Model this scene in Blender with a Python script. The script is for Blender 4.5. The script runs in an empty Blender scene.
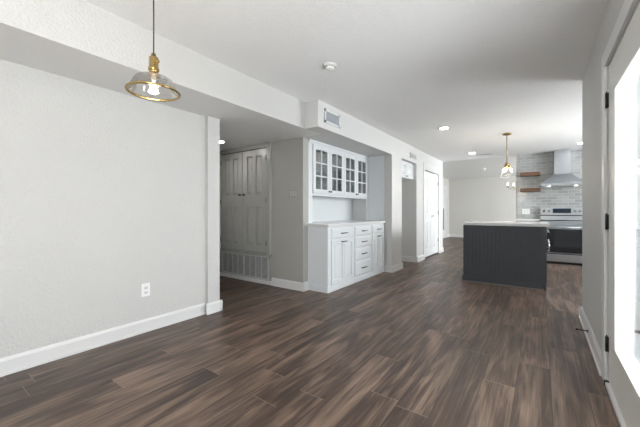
import bpy, bmesh, math, random
from mathutils import Vector, Matrix
random.seed(7)
SC = bpy.context.scene
COL = SC.collection

# ---------------------------------------------------------------- camera, world, daylight
F_PX, CAM_H, HORIZON = 310.0, 1.10, 211.0
YAW = math.atan(221 / F_PX)
cam_data = bpy.data.cameras.new('camera')
cam_data.sensor_fit = 'HORIZONTAL'
cam_data.sensor_width = 36.0
cam_data.lens = 36.0 * F_PX / 640.0
cam_data.shift_y = (HORIZON - 213.5) / 640.0
cam_data.clip_start = 0.02
cam = bpy.data.objects.new('camera', cam_data)
COL.objects.link(cam)
cam.location = (0, 0, CAM_H)
cam.rotation_euler = (math.pi / 2, 0, YAW)
SC.camera = cam

w = bpy.data.worlds.new('daylight')
SC.world = w
w.use_nodes = True
wn = w.node_tree.nodes
bg = wn['Background']
bg.inputs[0].default_value = (0.90, 0.95, 1.0, 1)
bg.inputs[1].default_value = 3.0


def area(name, loc, rot, sx, sy, power, col=(1, 1, 1)):
    d = bpy.data.lights.new(name, 'AREA')
    d.shape = 'RECTANGLE'
    d.size, d.size_y, d.energy, d.color = sx, sy, power, col
    o = bpy.data.objects.new(name, d)
    COL.objects.link(o)
    o.location, o.rotation_euler = loc, rot
    return o


H = math.pi / 2
DAY = (0.94, 0.97, 1.0)
# daylight just outside each glazed opening; rear, side and dining windows are added, unseen
area('added_rear_daylight', (-1.4, -3.25, 1.55), (H + .3, 0, 0), 1.2, 1.1, 10, DAY)
area('daylight_patio_door', (0.62, 2.05, 1.05), (H + .2, 0, H), 0.85, 1.5, 40, DAY)
area('added_side_daylight', (0.62, -1.3, 1.25), (H + .25, 0, H), 1.9, 1.7, 40, DAY)
area('daylight_kitchen_window', (2.85, 6.3, 1.5), (H + .35, 0, H), 2.3, 1.5, 205, DAY)
area('added_dining_daylight', (2.85, 11.5, 1.3), (H + .2, 0, H), 2.6, 1.9, 250, (0.95, 0.97, 1.0))
# added fill light behind the camera, aimed up to brighten the ceiling
area('ceiling_fill', (-0.15, -0.35, 1.6), (math.pi, 0, 0), 0.5, 0.5, 50, (1.0, 0.975, 0.95))

SC.view_settings.view_transform = 'Standard'
SC.view_settings.look = 'None'
SC.view_settings.gamma = 1
SC.view_settings.use_curve_mapping = False
SC.view_settings.exposure = 0.46
SC.cycles.max_bounces = 12
SC.cycles.diffuse_bounces = 8
SC.cycles.transparent_max_bounces = 16


# ---------------------------------------------------------------- materials
def mat(name, col, rough=0.5, metal=0.0, **kw):
    m = bpy.data.materials.new(name)
    m.use_nodes = True
    b = m.node_tree.nodes['Principled BSDF']
    b.inputs['Base Color'].default_value = (*col, 1)
    b.inputs['Roughness'].default_value = rough
    b.inputs['Metallic'].default_value = metal
    for k, v in kw.items():
        b.inputs[k].default_value = v
    return m


def N(m, t, **kw):
    n = m.node_tree.nodes.new(t)
    for k, v in kw.items():
        setattr(n, k, v)
    return n


def L(m, a, b):
    m.node_tree.links.new(a, b)


def math_n(m, op, a, b=None):
    n = N(m, 'ShaderNodeMath', operation=op)
    for i, v in enumerate((a, b)):
        if v is None:
            continue
        if isinstance(v, (int, float)):
            n.inputs[i].default_value = v
        else:
            L(m, v, n.inputs[i])
    return n.outputs[0]


def textured(name, col, rough, scale, strength, dist=0.01, vary=0.03, detail=3):
    """painted plaster: fine bumps and a very slight tone variation"""
    m = mat(name, col, rough)
    b = m.node_tree.nodes['Principled BSDF']
    geo = N(m, 'ShaderNodeNewGeometry')
    n = N(m, 'ShaderNodeTexNoise')
    n.inputs['Scale'].default_value = scale
    n.inputs['Detail'].default_value = detail
    L(m, geo.outputs['Position'], n.inputs['Vector'])
    bp = N(m, 'ShaderNodeBump')
    bp.inputs['Strength'].default_value = strength
    bp.inputs['Distance'].default_value = dist
    L(m, n.outputs[0], bp.inputs['Height'])
    L(m, bp.outputs[0], b.inputs['Normal'])
    n2 = N(m, 'ShaderNodeTexNoise')
    n2.inputs['Scale'].default_value = 1.7
    L(m, geo.outputs['Position'], n2.inputs['Vector'])
    r = N(m, 'ShaderNodeMapRange')
    r.inputs[3].default_value = 1 - vary
    r.inputs[4].default_value = 1 + vary
    L(m, n2.outputs[0], r.inputs[0])
    mx = N(m, 'ShaderNodeMix', data_type='RGBA', blend_type='MULTIPLY')
    mx.inputs[0].default_value = 1
    mx.inputs[6].default_value = (*col, 1)
    L(m, r.outputs[0], mx.inputs[7])
    L(m, mx.outputs[2], b.inputs['Base Color'])
    return m


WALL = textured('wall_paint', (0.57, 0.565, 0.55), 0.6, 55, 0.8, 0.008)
HALLWALL = textured('hall_wall_tone', (0.40, 0.395, 0.37), 0.6, 55, 0.3, 0.006)  # darker tone than the main walls
CEIL = textured('ceiling_paint', (0.87, 0.87, 0.865), 0.8, 70, 1.0, 0.010, 0.02)
DINWALL = textured('dining_paint', (0.60, 0.59, 0.55), 0.7, 55, 0.2, 0.005)
WHITE = mat('white_trim_paint', (0.68, 0.68, 0.675), 0.35)
CAB = mat('white_cabinet_paint', (0.70, 0.725, 0.74), 0.3)
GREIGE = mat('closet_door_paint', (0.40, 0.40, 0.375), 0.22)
BLACK = mat('black_metal', (0.012, 0.012, 0.013), 0.4)
PULL = mat('dark_nickel', (0.12, 0.11, 0.10), 0.35, 0.9)
BRASS = mat('brushed_brass', (0.46, 0.33, 0.14), 0.25, 1.0)
STEEL = mat('stainless_steel', (0.47, 0.50, 0.53), 0.28, 1.0)
CHROME = mat('polished_nickel', (0.75, 0.75, 0.74), 0.15, 1.0)
NAVY = mat('charcoal_blue_paint', (0.054, 0.060, 0.070), 0.42)
QUARTZ = mat('pale_quartz', (0.72, 0.72, 0.715), 0.16)
OVENGLASS = mat('oven_glass', (0.012, 0.013, 0.016), 0.06)
WALLWHITE = mat('door_paint', (0.72, 0.715, 0.68), 0.4)
PLASTIC = mat('white_plastic', (0.82, 0.82, 0.81), 0.35)
SLOT = mat('dark_slot', (0.02, 0.02, 0.02), 0.8)
DUCT = mat('duct_interior', (0.09, 0.10, 0.11), 0.8)
GRILLE = mat('grille_enamel', (0.50, 0.50, 0.49), 0.4)
CONCRETE = textured('patio_concrete', (0.72, 0.72, 0.71), 0.9, 20, 0.3)
CORD = mat('cord_fabric', (0.02, 0.02, 0.02), 0.7)
DISPLAY = mat('display_glass', (0.01, 0.02, 0.035), 0.08)


def emit(name, col, s):
    m = mat(name, (1, 1, 1), 0.5)
    b = m.node_tree.nodes['Principled BSDF']
    b.inputs['Emission Color'].default_value = (*col, 1)
    b.inputs['Emission Strength'].default_value = s
    return m


BULB = emit('lamp_bulb_glow', (1.0, 0.84, 0.62), 5)
CANLENS = emit('downlight_lens', (1.0, 0.97, 0.92), 9)


def clear_glass(name, tint=(0.97, 0.98, 0.98), gloss_min=0.03, gloss_max=0.6):
    m = bpy.data.materials.new(name)
    m.use_nodes = True
    nt = m.node_tree
    nt.nodes.remove(nt.nodes['Principled BSDF'])
    out = nt.nodes['Material Output']
    tr = N(m, 'ShaderNodeBsdfTransparent')
    tr.inputs[0].default_value = (*tint, 1)
    gl = N(m, 'ShaderNodeBsdfGlossy')
    gl.inputs['Roughness'].default_value = 0.03
    lw = N(m, 'ShaderNodeLayerWeight')
    lw.inputs[0].default_value = 0.25
    mr = N(m, 'ShaderNodeMapRange')
    mr.inputs[3].default_value = gloss_min
    mr.inputs[4].default_value = gloss_max
    L(m, lw.outputs['Fresnel'], mr.inputs[0])
    mx = N(m, 'ShaderNodeMixShader')
    L(m, mr.outputs[0], mx.inputs[0])
    L(m, tr.outputs[0], mx.inputs[1])
    L(m, gl.outputs[0], mx.inputs[2])
    L(m, mx.outputs[0], out.inputs[0])
    return m


GLASS = clear_glass('window_glass')
SHADE = clear_glass('shade_glass', (0.96, 0.96, 0.955), 0.07, 0.65)
SHADE2 = clear_glass('thin_shade_glass', (0.98, 0.98, 0.975), 0.008, 0.08)
CABGLASS = clear_glass('cabinet_glass', (0.90, 0.92, 0.92), 0.10, 0.7)


def plank_floor():
    m = mat('vinyl_plank', (0.1, 0.08, 0.07), 0.34)
    b = m.node_tree.nodes['Principled BSDF']
    geo = N(m, 'ShaderNodeNewGeometry')
    sep = N(m, 'ShaderNodeSeparateXYZ')
    L(m, geo.outputs['Position'], sep.inputs[0])
    W_, LEN = 0.18, 1.22
    row = math_n(m, 'DIVIDE', math_n(m, 'ADD', sep.outputs[0], 10.03), W_)
    rowf = math_n(m, 'FLOOR', row)
    wr = N(m, 'ShaderNodeTexWhiteNoise', noise_dimensions='1D')
    L(m, rowf, wr.inputs['W'])
    cl = math_n(m, 'ADD', math_n(m, 'DIVIDE', math_n(m, 'ADD', sep.outputs[1], 20), LEN), wr.outputs[0])
    clf = math_n(m, 'FLOOR', cl)
    cv = N(m, 'ShaderNodeCombineXYZ')
    L(m, rowf, cv.inputs[0]); L(m, clf, cv.inputs[1])
    wp = N(m, 'ShaderNodeTexWhiteNoise', noise_dimensions='2D')
    L(m, cv.outputs[0], wp.inputs['Vector'])
    # grain: stretched noise shifted per plank
    gx = math_n(m, 'MULTIPLY', sep.outputs[0], 1.0)
    gv = N(m, 'ShaderNodeCombineXYZ')
    L(m, math_n(m, 'MULTIPLY', gx, 50), gv.inputs[0])
    L(m, math_n(m, 'MULTIPLY', sep.outputs[1], 1.5), gv.inputs[1])
    L(m, math_n(m, 'MULTIPLY', wp.outputs[0], 57), gv.inputs[2])
    g1 = N(m, 'ShaderNodeTexNoise')
    g1.inputs['Scale'].default_value = 1.0
    g1.inputs['Detail'].default_value = 6
    g1.inputs['Roughness'].default_value = 0.72
    g1.inputs['Distortion'].default_value = 0.7
    L(m, gv.outputs[0], g1.inputs['Vector'])
    # broad cathedral figure
    gv2 = N(m, 'ShaderNodeCombineXYZ')
    L(m, math_n(m, 'MULTIPLY', gx, 8), gv2.inputs[0])
    L(m, math_n(m, 'MULTIPLY', sep.outputs[1], 1.1), gv2.inputs[1])
    L(m, math_n(m, 'MULTIPLY', wp.outputs[0], 31), gv2.inputs[2])
    g2 = N(m, 'ShaderNodeTexNoise')
    g2.inputs['Scale'].default_value = 1.0
    g2.inputs['Detail'].default_value = 3
    g2.inputs['Distortion'].default_value = 1.6
    L(m, gv2.outputs[0], g2.inputs['Vector'])
    g1s = N(m, 'ShaderNodeMapRange')
    g1s.inputs[1].default_value = 0.25; g1s.inputs[2].default_value = 0.75
    L(m, g1.outputs[0], g1s.inputs[0])
    g2s = N(m, 'ShaderNodeMapRange')
    g2s.inputs[1].default_value = 0.33; g2s.inputs[2].default_value = 0.67
    L(m, g2.outputs[0], g2s.inputs[0])
    tone = math_n(m, 'ADD', math_n(m, 'ADD', math_n(m, 'MULTIPLY', g1s.outputs[0], 0.46),
                                   math_n(m, 'MULTIPLY', g2s.outputs[0], 0.37)),
                  math_n(m, 'MULTIPLY', wp.outputs[0], 0.17))
    cr = N(m, 'ShaderNodeValToRGB')
    e = cr.color_ramp.elements
    e[0].position = 0.12; e[0].color = (0.026, 0.018, 0.015, 1)
    e[1].position = 0.90; e[1].color = (0.27, 0.190, 0.142, 1)
    x = e.new(0.42); x.color = (0.072, 0.048, 0.037, 1)
    x = e.new(0.62); x.color = (0.150, 0.103, 0.077, 1)
    L(m, tone, cr.inputs[0])
    # seams
    fr = math_n(m, 'FRACT', row); fc = math_n(m, 'FRACT', cl)
    er = math_n(m, 'MULTIPLY', math_n(m, 'MINIMUM', fr, math_n(m, 'SUBTRACT', 1.0, fr)), W_)
    ec = math_n(m, 'MULTIPLY', math_n(m, 'MINIMUM', fc, math_n(m, 'SUBTRACT', 1.0, fc)), LEN)
    sr = math_n(m, 'LESS_THAN', er, 0.0012)
    se = math_n(m, 'LESS_THAN', ec, 0.0016)
    m1 = N(m, 'ShaderNodeMix', data_type='RGBA')
    L(m, sr, m1.inputs[0]); L(m, cr.outputs[0], m1.inputs[6])
    m1.inputs[7].default_value = (0.02, 0.015, 0.012, 1)
    m2 = N(m, 'ShaderNodeMix', data_type='RGBA')
    L(m, math_n(m, 'MULTIPLY', se, 0.7), m2.inputs[0]); L(m, m1.outputs[2], m2.inputs[6])
    m2.inputs[7].default_value = (0.28, 0.22, 0.18, 1)
    L(m, m2.outputs[2], b.inputs['Base Color'])
    rr = N(m, 'ShaderNodeMapRange')
    rr.inputs[3].default_value = 0.46; rr.inputs[4].default_value = 0.36
    L(m, g1s.outputs[0], rr.inputs[0])
    L(m, rr.outputs[0], b.inputs['Roughness'])
    bp = N(m, 'ShaderNodeBump')
    bp.inputs['Strength'].default_value = 0.12
    bp.inputs['Distance'].default_value = 0.004
    L(m, g1s.outputs[0], bp.inputs['Height'])
    L(m, bp.outputs[0], b.inputs['Normal'])
    b.inputs['Specular IOR Level'].default_value = 0.4
    return m


def tile_mat():
    m = mat('grey_subway_tile', (0.5, 0.5, 0.5), 0.14)
    b = m.node_tree.nodes['Principled BSDF']
    geo = N(m, 'ShaderNodeNewGeometry')
    sep = N(m, 'ShaderNodeSeparateXYZ')
    L(m, geo.outputs['Position'], sep.inputs[0])
    cv = N(m, 'ShaderNodeCombineXYZ')
    L(m, sep.outputs[0], cv.inputs[0]); L(m, sep.outputs[2], cv.inputs[1])
    br = N(m, 'ShaderNodeTexBrick')
    br.inputs['Scale'].default_value = 1.0
    br.inputs['Brick Width'].default_value = 0.20
    br.inputs['Row Height'].default_value = 0.068
    br.inputs['Mortar Size'].default_value = 0.003
    br.inputs['Mortar Smooth'].default_value = 0.1
    br.inputs['Color1'].default_value = (0.29, 0.30, 0.295, 1)
    br.inputs['Color2'].default_value = (0.40, 0.41, 0.405, 1)
    br.inputs['Mortar'].default_value = (0.56, 0.56, 0.54, 1)
    L(m, cv.outputs[0], br.inputs['Vector'])
    n = N(m, 'ShaderNodeTexNoise')
    n.inputs['Scale'].default_value = 14
    L(m, geo.outputs['Position'], n.inputs['Vector'])
    bp = N(m, 'ShaderNodeBump')
    bp.inputs['Strength'].default_value = 0.25
    bp.inputs['Distance'].default_value = 0.01
    L(m, math_n(m, 'SUBTRACT', math_n(m, 'MULTIPLY', n.outputs[0], 0.6), math_n(m, 'MULTIPLY', br.outputs['Fac'], 0.5)), bp.inputs['Height'])
    L(m, br.outputs['Color'], b.inputs['Base Color'])
    L(m, bp.outputs[0], b.inputs['Normal'])
    return m


def wood_shelf():
    m = mat('walnut_shelf', (0.2, 0.1, 0.05), 0.5)
    b = m.node_tree.nodes['Principled BSDF']
    geo = N(m, 'ShaderNodeNewGeometry')
    mp = N(m, 'ShaderNodeMapping')
    mp.inputs['Scale'].default_value = (3, 30, 45)
    L(m, geo.outputs['Position'], mp.inputs[0])
    n = N(m, 'ShaderNodeTexNoise')
    n.inputs['Scale'].default_value = 1; n.inputs['Detail'].default_value = 5
    L(m, mp.outputs[0], n.inputs['Vector'])
    cr = N(m, 'ShaderNodeValToRGB')
    cr.color_ramp.elements[0].position = 0.3; cr.color_ramp.elements[0].color = (0.045, 0.02, 0.010, 1)
    cr.color_ramp.elements[1].position = 0.7; cr.color_ramp.elements[1].color = (0.19, 0.09, 0.04, 1)
    L(m, n.outputs[0], cr.inputs[0]); L(m, cr.outputs[0], b.inputs['Base Color'])
    return m


FLOOR = plank_floor()
TILE = tile_mat()
SHELFWOOD = wood_shelf()


# ---------------------------------------------------------------- mesh builder (world coordinates)
class MB:
    def __init__(self):
        self.bm = bmesh.new()

    def box(self, x0, x1, y0, y1, z0, z1, bev=0.0):
        x0, x1 = sorted((x0, x1)); y0, y1 = sorted((y0, y1)); z0, z1 = sorted((z0, z1))
        b = bmesh.new()
        v = [b.verts.new(p) for p in [(x0, y0, z0), (x1, y0, z0), (x1, y1, z0), (x0, y1, z0),
                                      (x0, y0, z1), (x1, y0, z1), (x1, y1, z1), (x0, y1, z1)]]
        for f in ((3, 2, 1, 0), (4, 5, 6, 7), (0, 1, 5, 4), (1, 2, 6, 5), (2, 3, 7, 6), (3, 0, 4, 7)):
            b.faces.new([v[i] for i in f])
        if bev > 0:
            bmesh.ops.bevel(b, geom=list(b.edges), offset=bev, segments=2, affect='EDGES', profile=0.5)
        self._merge(b)
        return self

    def _merge(self, b, mtx=None):
        if mtx is not None:
            b.transform(mtx)
        me = bpy.data.meshes.new('tmp')
        b.to_mesh(me)
        b.free()
        self.bm.from_mesh(me)
        bpy.data.meshes.remove(me)

    def hexa(self, pts):
        v = [self.bm.verts.new(p) for p in pts]
        for f in ((3, 2, 1, 0), (4, 5, 6, 7), (0, 1, 5, 4), (1, 2, 6, 5), (2, 3, 7, 6), (3, 0, 4, 7)):
            self.bm.faces.new([v[i] for i in f])
        return self

    def tube(self, pts, r, seg=12, caps=True, closed=False):
        pts = [Vector(p) for p in pts]
        rings = []
        n = len(pts)
        prev = None
        for i, p in enumerate(pts):
            if closed:
                d = pts[(i + 1) % n] - pts[i - 1]
            else:
                d = pts[min(i + 1, n - 1)] - pts[max(i - 1, 0)]
            d.normalize()
            if prev is None:
                a = d.cross(Vector((0, 0, 1)))
                if a.length < 1e-3:
                    a = d.cross(Vector((1, 0, 0)))
            else:
                a = prev - d * prev.dot(d)
            a.normalize()
            prev = a
            c = d.cross(a)
            rr = r[i] if isinstance(r, (list, tuple)) else r
            rings.append([self.bm.verts.new(p + (a * math.cos(t) + c * math.sin(t)) * rr)
                          for t in [2 * math.pi * k / seg for k in range(seg)]])
        m = n if closed else n - 1
        for i in range(m):
            A, B = rings[i], rings[(i + 1) % n]
            for k in range(seg):
                f = self.bm.faces.new((A[k], A[(k + 1) % seg], B[(k + 1) % seg], B[k]))
                f.smooth = True
        if caps and not closed:
            self.bm.faces.new(rings[0][::-1]); self.bm.faces.new(rings[-1])
        return self

    def lathe(self, prof, c, axis='Z', seg=32, smooth=True, caps=True):
        """prof: list of (radius, height); axis through point c"""
        rings = []
        for r, h in prof:
            ring = []
            for k in range(seg):
                t = 2 * math.pi * k / seg
                a, b = r * math.cos(t), r * math.sin(t)
                if axis == 'Z': p = (c[0] + a, c[1] + b, c[2] + h)
                elif axis == 'X': p = (c[0] + h, c[1] + a, c[2] + b)
                else: p = (c[0] + b, c[1] + h, c[2] + a)
                ring.append(self.bm.verts.new(p))
            rings.append(ring)
        for A, B in zip(rings, rings[1:]):
            for k in range(seg):
                f = self.bm.faces.new((A[k], A[(k + 1) % seg], B[(k + 1) % seg], B[k]))
                f.smooth = smooth
        if caps and prof[0][0] > 1e-4: self.bm.faces.new(rings[0][::-1])
        if caps and prof[-1][0] > 1e-4: self.bm.faces.new(rings[-1])
        return self

    def ring(self, c, R, r, seg=48, s2=10):
        return self.tube([(c[0] + R * math.cos(2 * math.pi * k / seg), c[1] + R * math.sin(2 * math.pi * k / seg), c[2])
                          for k in range(seg)], r, s2, closed=True)

    def build(self, name, material, parent=None):
        bm = self.bm
        bmesh.ops.remove_doubles(bm, verts=bm.verts, dist=1e-6)
        bmesh.ops.recalc_face_normals(bm, faces=bm.faces)
        if parent is not None:
            base = WORLD_LOC[parent.name]
        else:
            xs = [v.co for v in bm.verts]
            base = Vector(((min(v.x for v in xs) + max(v.x for v in xs)) / 2,
                           (min(v.y for v in xs) + max(v.y for v in xs)) / 2, min(v.z for v in xs)))
        for v in bm.verts:
            v.co -= base
        me = bpy.data.meshes.new(name)
        bm.to_mesh(me)
        bm.free()
        me.materials.append(material)
        o = bpy.data.objects.new(name, me)
        COL.objects.link(o)
        if parent is not None:
            o.parent = parent
            WORLD_LOC[o.name] = base
        else:
            o.location = base
            WORLD_LOC[o.name] = base.copy()
        return o


WORLD_LOC = {}


def tag(o, label=None, cat=None, group=None, kind=None):
    for k, v in (('label', label), ('category', cat), ('group', group), ('kind', kind)):
        if v:
            o[k] = v
    return o


def thing(name, loc, label, cat, group=None, kind=None):
    o = bpy.data.objects.new(name, None)
    COL.objects.link(o)
    o.location = loc
    o.empty_display_size = 0.1
    WORLD_LOC[o.name] = Vector(loc)
    return tag(o, label, cat, group, kind)


def struct(name, mb, m, label, cat):
    return tag(mb.build(name, m), label, cat, None, 'structure')


def copy_tree(o, loc, label):
    """a copy of a thing with copies of its parts and their sub-parts"""
    c = o.copy(); COL.objects.link(c); c.location = loc
    c['label'] = label
    def kids(src, dst):
        for ch in [k for k in bpy.data.objects if k.parent is src]:
            d = ch.copy(); COL.objects.link(d); d.parent = dst
            kids(ch, d)
    kids(o, c)
    return c


class Fr:
    """a vertical face: u runs along it, v is height, w stands out from it"""
    def __init__(self, o, u, w):
        self.o, self.u, self.w = Vector(o), Vector(u), Vector(w)

    def p(self, u, v, w):
        return self.o + self.u * u + Vector((0, 0, v)) + self.w * w

    def box(self, mb, u0, u1, v0, v1, w0, w1, bev=0.0):
        a, b = self.p(u0, v0, w0), self.p(u1, v1, w1)
        mb.box(a.x, b.x, a.y, b.y, a.z, b.z, bev)

    def raised(self, mb, u0, u1, v0, v1, w0, w1, inset=0.02):
        P = self.p
        mb.hexa([P(u0, v0, w0), P(u1, v0, w0), P(u1, v1, w0), P(u0, v1, w0),
                 P(u0 + inset, v0 + inset, w1), P(u1 - inset, v0 + inset, w1), P(u1 - inset, v1 - inset, w1), P(u0 + inset, v1 - inset, w1)])

    def panelled(self, mb, u0, u1, v0, v1, t, us, vs, w0=0.0, rec=0.013, inset=0.018, field=0.012):
        """slab with recessed, raised panels: us, vs = lists of (a,b) openings"""
        fw = w0 + t
        ucuts = [u0] + [x for ab in us for x in ab] + [u1]
        for i in range(0, len(ucuts), 2):
            self.box(mb, ucuts[i], ucuts[i + 1], v0, v1, w0, fw, 0.0015)
        vcuts = [v0] + [x for ab in vs for x in ab] + [v1]
        for a, b in us:
            for i in range(0, len(vcuts), 2):
                self.box(mb, a, b, vcuts[i], vcuts[i + 1], w0, fw - 0.0003)
            for c, d in vs:
                self.box(mb, a, b, c, d, w0, fw - rec)
                # moulded sticking round the opening, then the raised field
                self.raised(mb, a + field, b - field, c + field, d - field, fw - rec, fw - 0.001, inset)

    def pull(self, u, v, w, length, name, m, parent, r=0.005, vertical=False):
        mb = MB()
        so = 0.026
        h = length / 2
        if vertical:
            mb.tube([self.p(u, v - h, w + so), self.p(u, v + h, w + so)], r)
            for s in (-1, 1):
                mb.tube([self.p(u, v + s * h * 0.75, w), self.p(u, v + s * h * 0.75, w + so)], r * 0.9)
        else:
            mb.tube([self.p(u - h, v, w + so), self.p(u + h, v, w + so)], r)
            for s in (-1, 1):
                mb.tube([self.p(u + s * h * 0.75, v, w), self.p(u + s * h * 0.75, v, w + so)], r * 0.9)
        return mb.build(name, m, parent)

    def knob(self, u, v, w, r, name, m, parent, depth=0.03):
        mb = MB()
        pts = [self.p(u, v, w + d * depth) for d in (0, 0.08, 0.1, 0.5, 0.6, 0.8, 0.95, 1.0)]
        mb.tube(pts, [r * 0.9, r * 0.9, r * 0.4, r * 0.4, r * 0.95, r, r * 0.8, r * 0.3], 16)
        return mb.build(name, m, parent)


# ---------------------------------------------------------------- setting
XW, XR, XM, XB, XH = -2.94, 0.345, -2.175, -2.367, -2.66
ZL, ZC = 2.115, 2.44
E_ = 2.6
struct('floor', MB().box(-6.1, XR + .12, -3.12, 4.03, -0.03, 0).box(-6.1, E_ + .12, 4.03, 14.12, -0.03, 0), FLOOR, 'dark brown wood plank floor running through every room', 'floor')
struct('ceiling', MB().box(-3.3, XR + .12, -3.12, 4.03, ZC, ZC + .12).box(-3.3, E_ + .12, 4.03, 8.82, ZC, ZC + .12), CEIL, 'white textured ceiling over the living area and kitchen', 'ceiling')
struct('ceiling_dining', MB().box(-3.3, E_ + .12, 8.82, 14.12, ZC + .004, ZC + .12), WHITE, 'smooth pale ceiling over the far dining area', 'ceiling')
soffit = struct('ceiling_hall', MB().box(-6.1, XB, -3.12, 3.34, ZL, ZC + .12), textured('soffit_paint', (0.80, 0.795, 0.78), 0.7, 60, 0.35, 0.006), 'dropped white soffit along the left wall and over the hall', 'soffit')
soffit.data.materials.append(WALL)
for p_ in soffit.data.polygons:
    if p_.normal.x > 0.5: p_.material_index = 1
struct('wall_left', MB().box(XW - .12, XW, -3.12, 2.0, 0, ZL), WALL, 'long pale grey textured wall at the left', 'wall')
struct('wall_left_end', MB().box(XW - .12, XW + .045, 2.0, 2.15, 0, ZL, 0.004), WALL, 'pale grey post closing the left wall beside the hall', 'wall')
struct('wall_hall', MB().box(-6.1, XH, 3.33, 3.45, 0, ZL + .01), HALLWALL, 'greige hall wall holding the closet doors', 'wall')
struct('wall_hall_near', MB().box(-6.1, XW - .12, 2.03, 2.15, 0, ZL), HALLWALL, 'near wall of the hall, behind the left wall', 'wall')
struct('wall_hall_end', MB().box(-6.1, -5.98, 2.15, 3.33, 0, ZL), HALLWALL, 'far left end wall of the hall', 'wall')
m = MB()
m.box(XB + .001, XM, 3.01, 3.341, ZL, ZC + .05)
m.box(-3.3, XM, 3.341, 8.80, ZL, ZC + .05)
m.box(-3.3, -2.99, 3.45, 5.27, 0, ZL)
m.box(-3.3, XM, 5.27, 5.755, 0, ZL)
m.box(-3.3, -2.95, 5.755, 6.62, 0, ZL)
m.box(-3.3, XM, 6.62, 7.165, 0, ZL)
m.box(-3.3, -2.27, 7.165, 8.335, 0, ZL)
m.box(-2.27, XM, 7.165, 8.335, 2.045, ZL)
m.box(-3.3, XM, 8.335, 8.80, 0, ZL)
struct('wall_cabinets', m, textured('wall_paint_light', (0.62, 0.62, 0.61), 0.6, 55, 0.3, 0.006), 'white wall with the cabinet niche, open alcove and pantry doors', 'wall')
struct('wall_dining_left', MB().box(-3.32, -3.2, 8.80, 14.0, 0, ZC + .01), DINWALL, 'pale wall at the left of the far dining area', 'wall')
struct('wall_far', MB().box(-3.32, E_ + .12, 14.0, 14.12, 0, ZC + .01), DINWALL, 'cream far wall of the dining area', 'wall')
struct('wall_kitchen', MB().box(-0.49, E_, 8.82, 8.96, 0, ZC + .01), WALL, 'kitchen wall behind the range', 'wall')
struct('wall_tile', MB().box(-0.465, E_, 8.805, 8.82, 0.0, ZC), TILE, 'grey glossy subway tile covering the kitchen wall', 'tile')
# right-hand wall with the glazed door and an added, unseen side window nearer than the camera
m = MB()
m.box(XR, XR + .12, 2.675, 4.15, 0, ZC)
m.box(XR, XR + .12, 1.54, 2.675, 2.035, ZC)
m.box(XR, XR + .12, -0.35, 1.54, 0, ZC)
m.box(XR, XR + .12, -2.25, -0.35, 0, 0.4); m.box(XR, XR + .12, -2.25, -0.35, 2.1, ZC)
m.box(XR, XR + .12, -3.0, -2.25, 0, ZC)
struct('wall_right', m, WALL, 'pale textured wall at the right, around the glazed door', 'wall')
struct('wall_return', MB().box(XR + .12, E_, 4.03, 4.15, 0, ZC), WALL, 'kitchen side wall behind the right-hand wall', 'wall')
m = MB()
m.box(E_, E_ + .12, 4.03, 5.15, 0, ZC); m.box(E_, E_ + .12, 7.45, 10.2, 0, ZC); m.box(E_, E_ + .12, 12.8, 14.0, 0, ZC)
m.box(E_, E_ + .12, 5.15, 7.45, 0, 1.0); m.box(E_, E_ + .12, 5.15, 7.45, 2.2, ZC)
m.box(E_, E_ + .12, 10.2, 12.8, 0, 0.3); m.box(E_, E_ + .12, 10.2, 12.8, 2.2, ZC)
struct('wall_east', m, WALL, 'outer wall of kitchen and dining area with a kitchen window and an added dining window', 'wall')
m = MB()
m.box(-3.06, -2.0, -3.12, -3.0, 0, ZC); m.box(-0.8, XR + .12, -3.12, -3.0, 0, ZC)
m.box(-2.0, -0.8, -3.12, -3.0, 0, 1.0); m.box(-2.0, -0.8, -3.12, -3.0, 2.1, ZC)
struct('wall_rear', m, WALL, 'unseen rear wall with one added window', 'wall')
struct('patio_ground', MB().box(-9, 14, -12, 20, -0.30, -0.032), CONCRETE, 'pale concrete ground outside', 'ground')


def window(n, fr, u0, u1, v0, v1, label, mull=1):
    t = thing('window_%d' % n, fr.p((u0 + u1) / 2, v0, -0.06), label, 'window', None, 'structure')
    m = MB()
    for a, b, c, d in ((u0, u0 + .05, v0, v1), (u1 - .05, u1, v0, v1), (u0, u1, v0, v0 + .05), (u0, u1, v1 - .05, v1)):
        fr.box(m, a, b, c, d, -0.09, -0.04)
    for k in range(1, mull + 1):
        x = u0 + (u1 - u0) * k / (mull + 1)
        fr.box(m, x - .02, x + .02, v0, v1, -0.088, -0.042)
    m.build('window_frame', WHITE, t)
    m = MB(); fr.box(m, u0 + .03, u1 - .03, v0 + .03, v1 - .03, -0.068, -0.062); m.build('window_pane', GLASS, t)
    m = MB()
    for a, b, c, d in ((u0 - .07, u0, v0 - .07, v1 + .07), (u1, u1 + .07, v0 - .07, v1 + .07), (u0, u1, v0 - .07, v0), (u0, u1, v1, v1 + .07)):
        fr.box(m, a, b, c, d, 0, 0.015)
    m.build('window_casing', WHITE, t)


window(1, Fr((0, -3.0, 0), (1, 0, 0), (0, 1, 0)), -2.0, -0.8, 1.0, 2.1, 'white framed window added for light in the unseen rear wall', 1)  # rear, side and dining windows are unseen, put in for their light
window(2, Fr((XR, 0, 0), (0, 1, 0), (-1, 0, 0)), -2.25, -0.35, 0.4, 2.1, 'white framed window added for light in the right wall behind the viewer', 1)
window(3, Fr((E_, 0, 0), (0, 1, 0), (-1, 0, 0)), 5.15, 7.45, 1.0, 2.2, 'white framed window beside the kitchen', 1)
window(4, Fr((E_, 0, 0), (0, 1, 0), (-1, 0, 0)), 10.2, 12.8, 0.3, 2.2, 'unseen white framed window added to light the dining area', 2)

# baseboards
BH = 0.115


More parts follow.
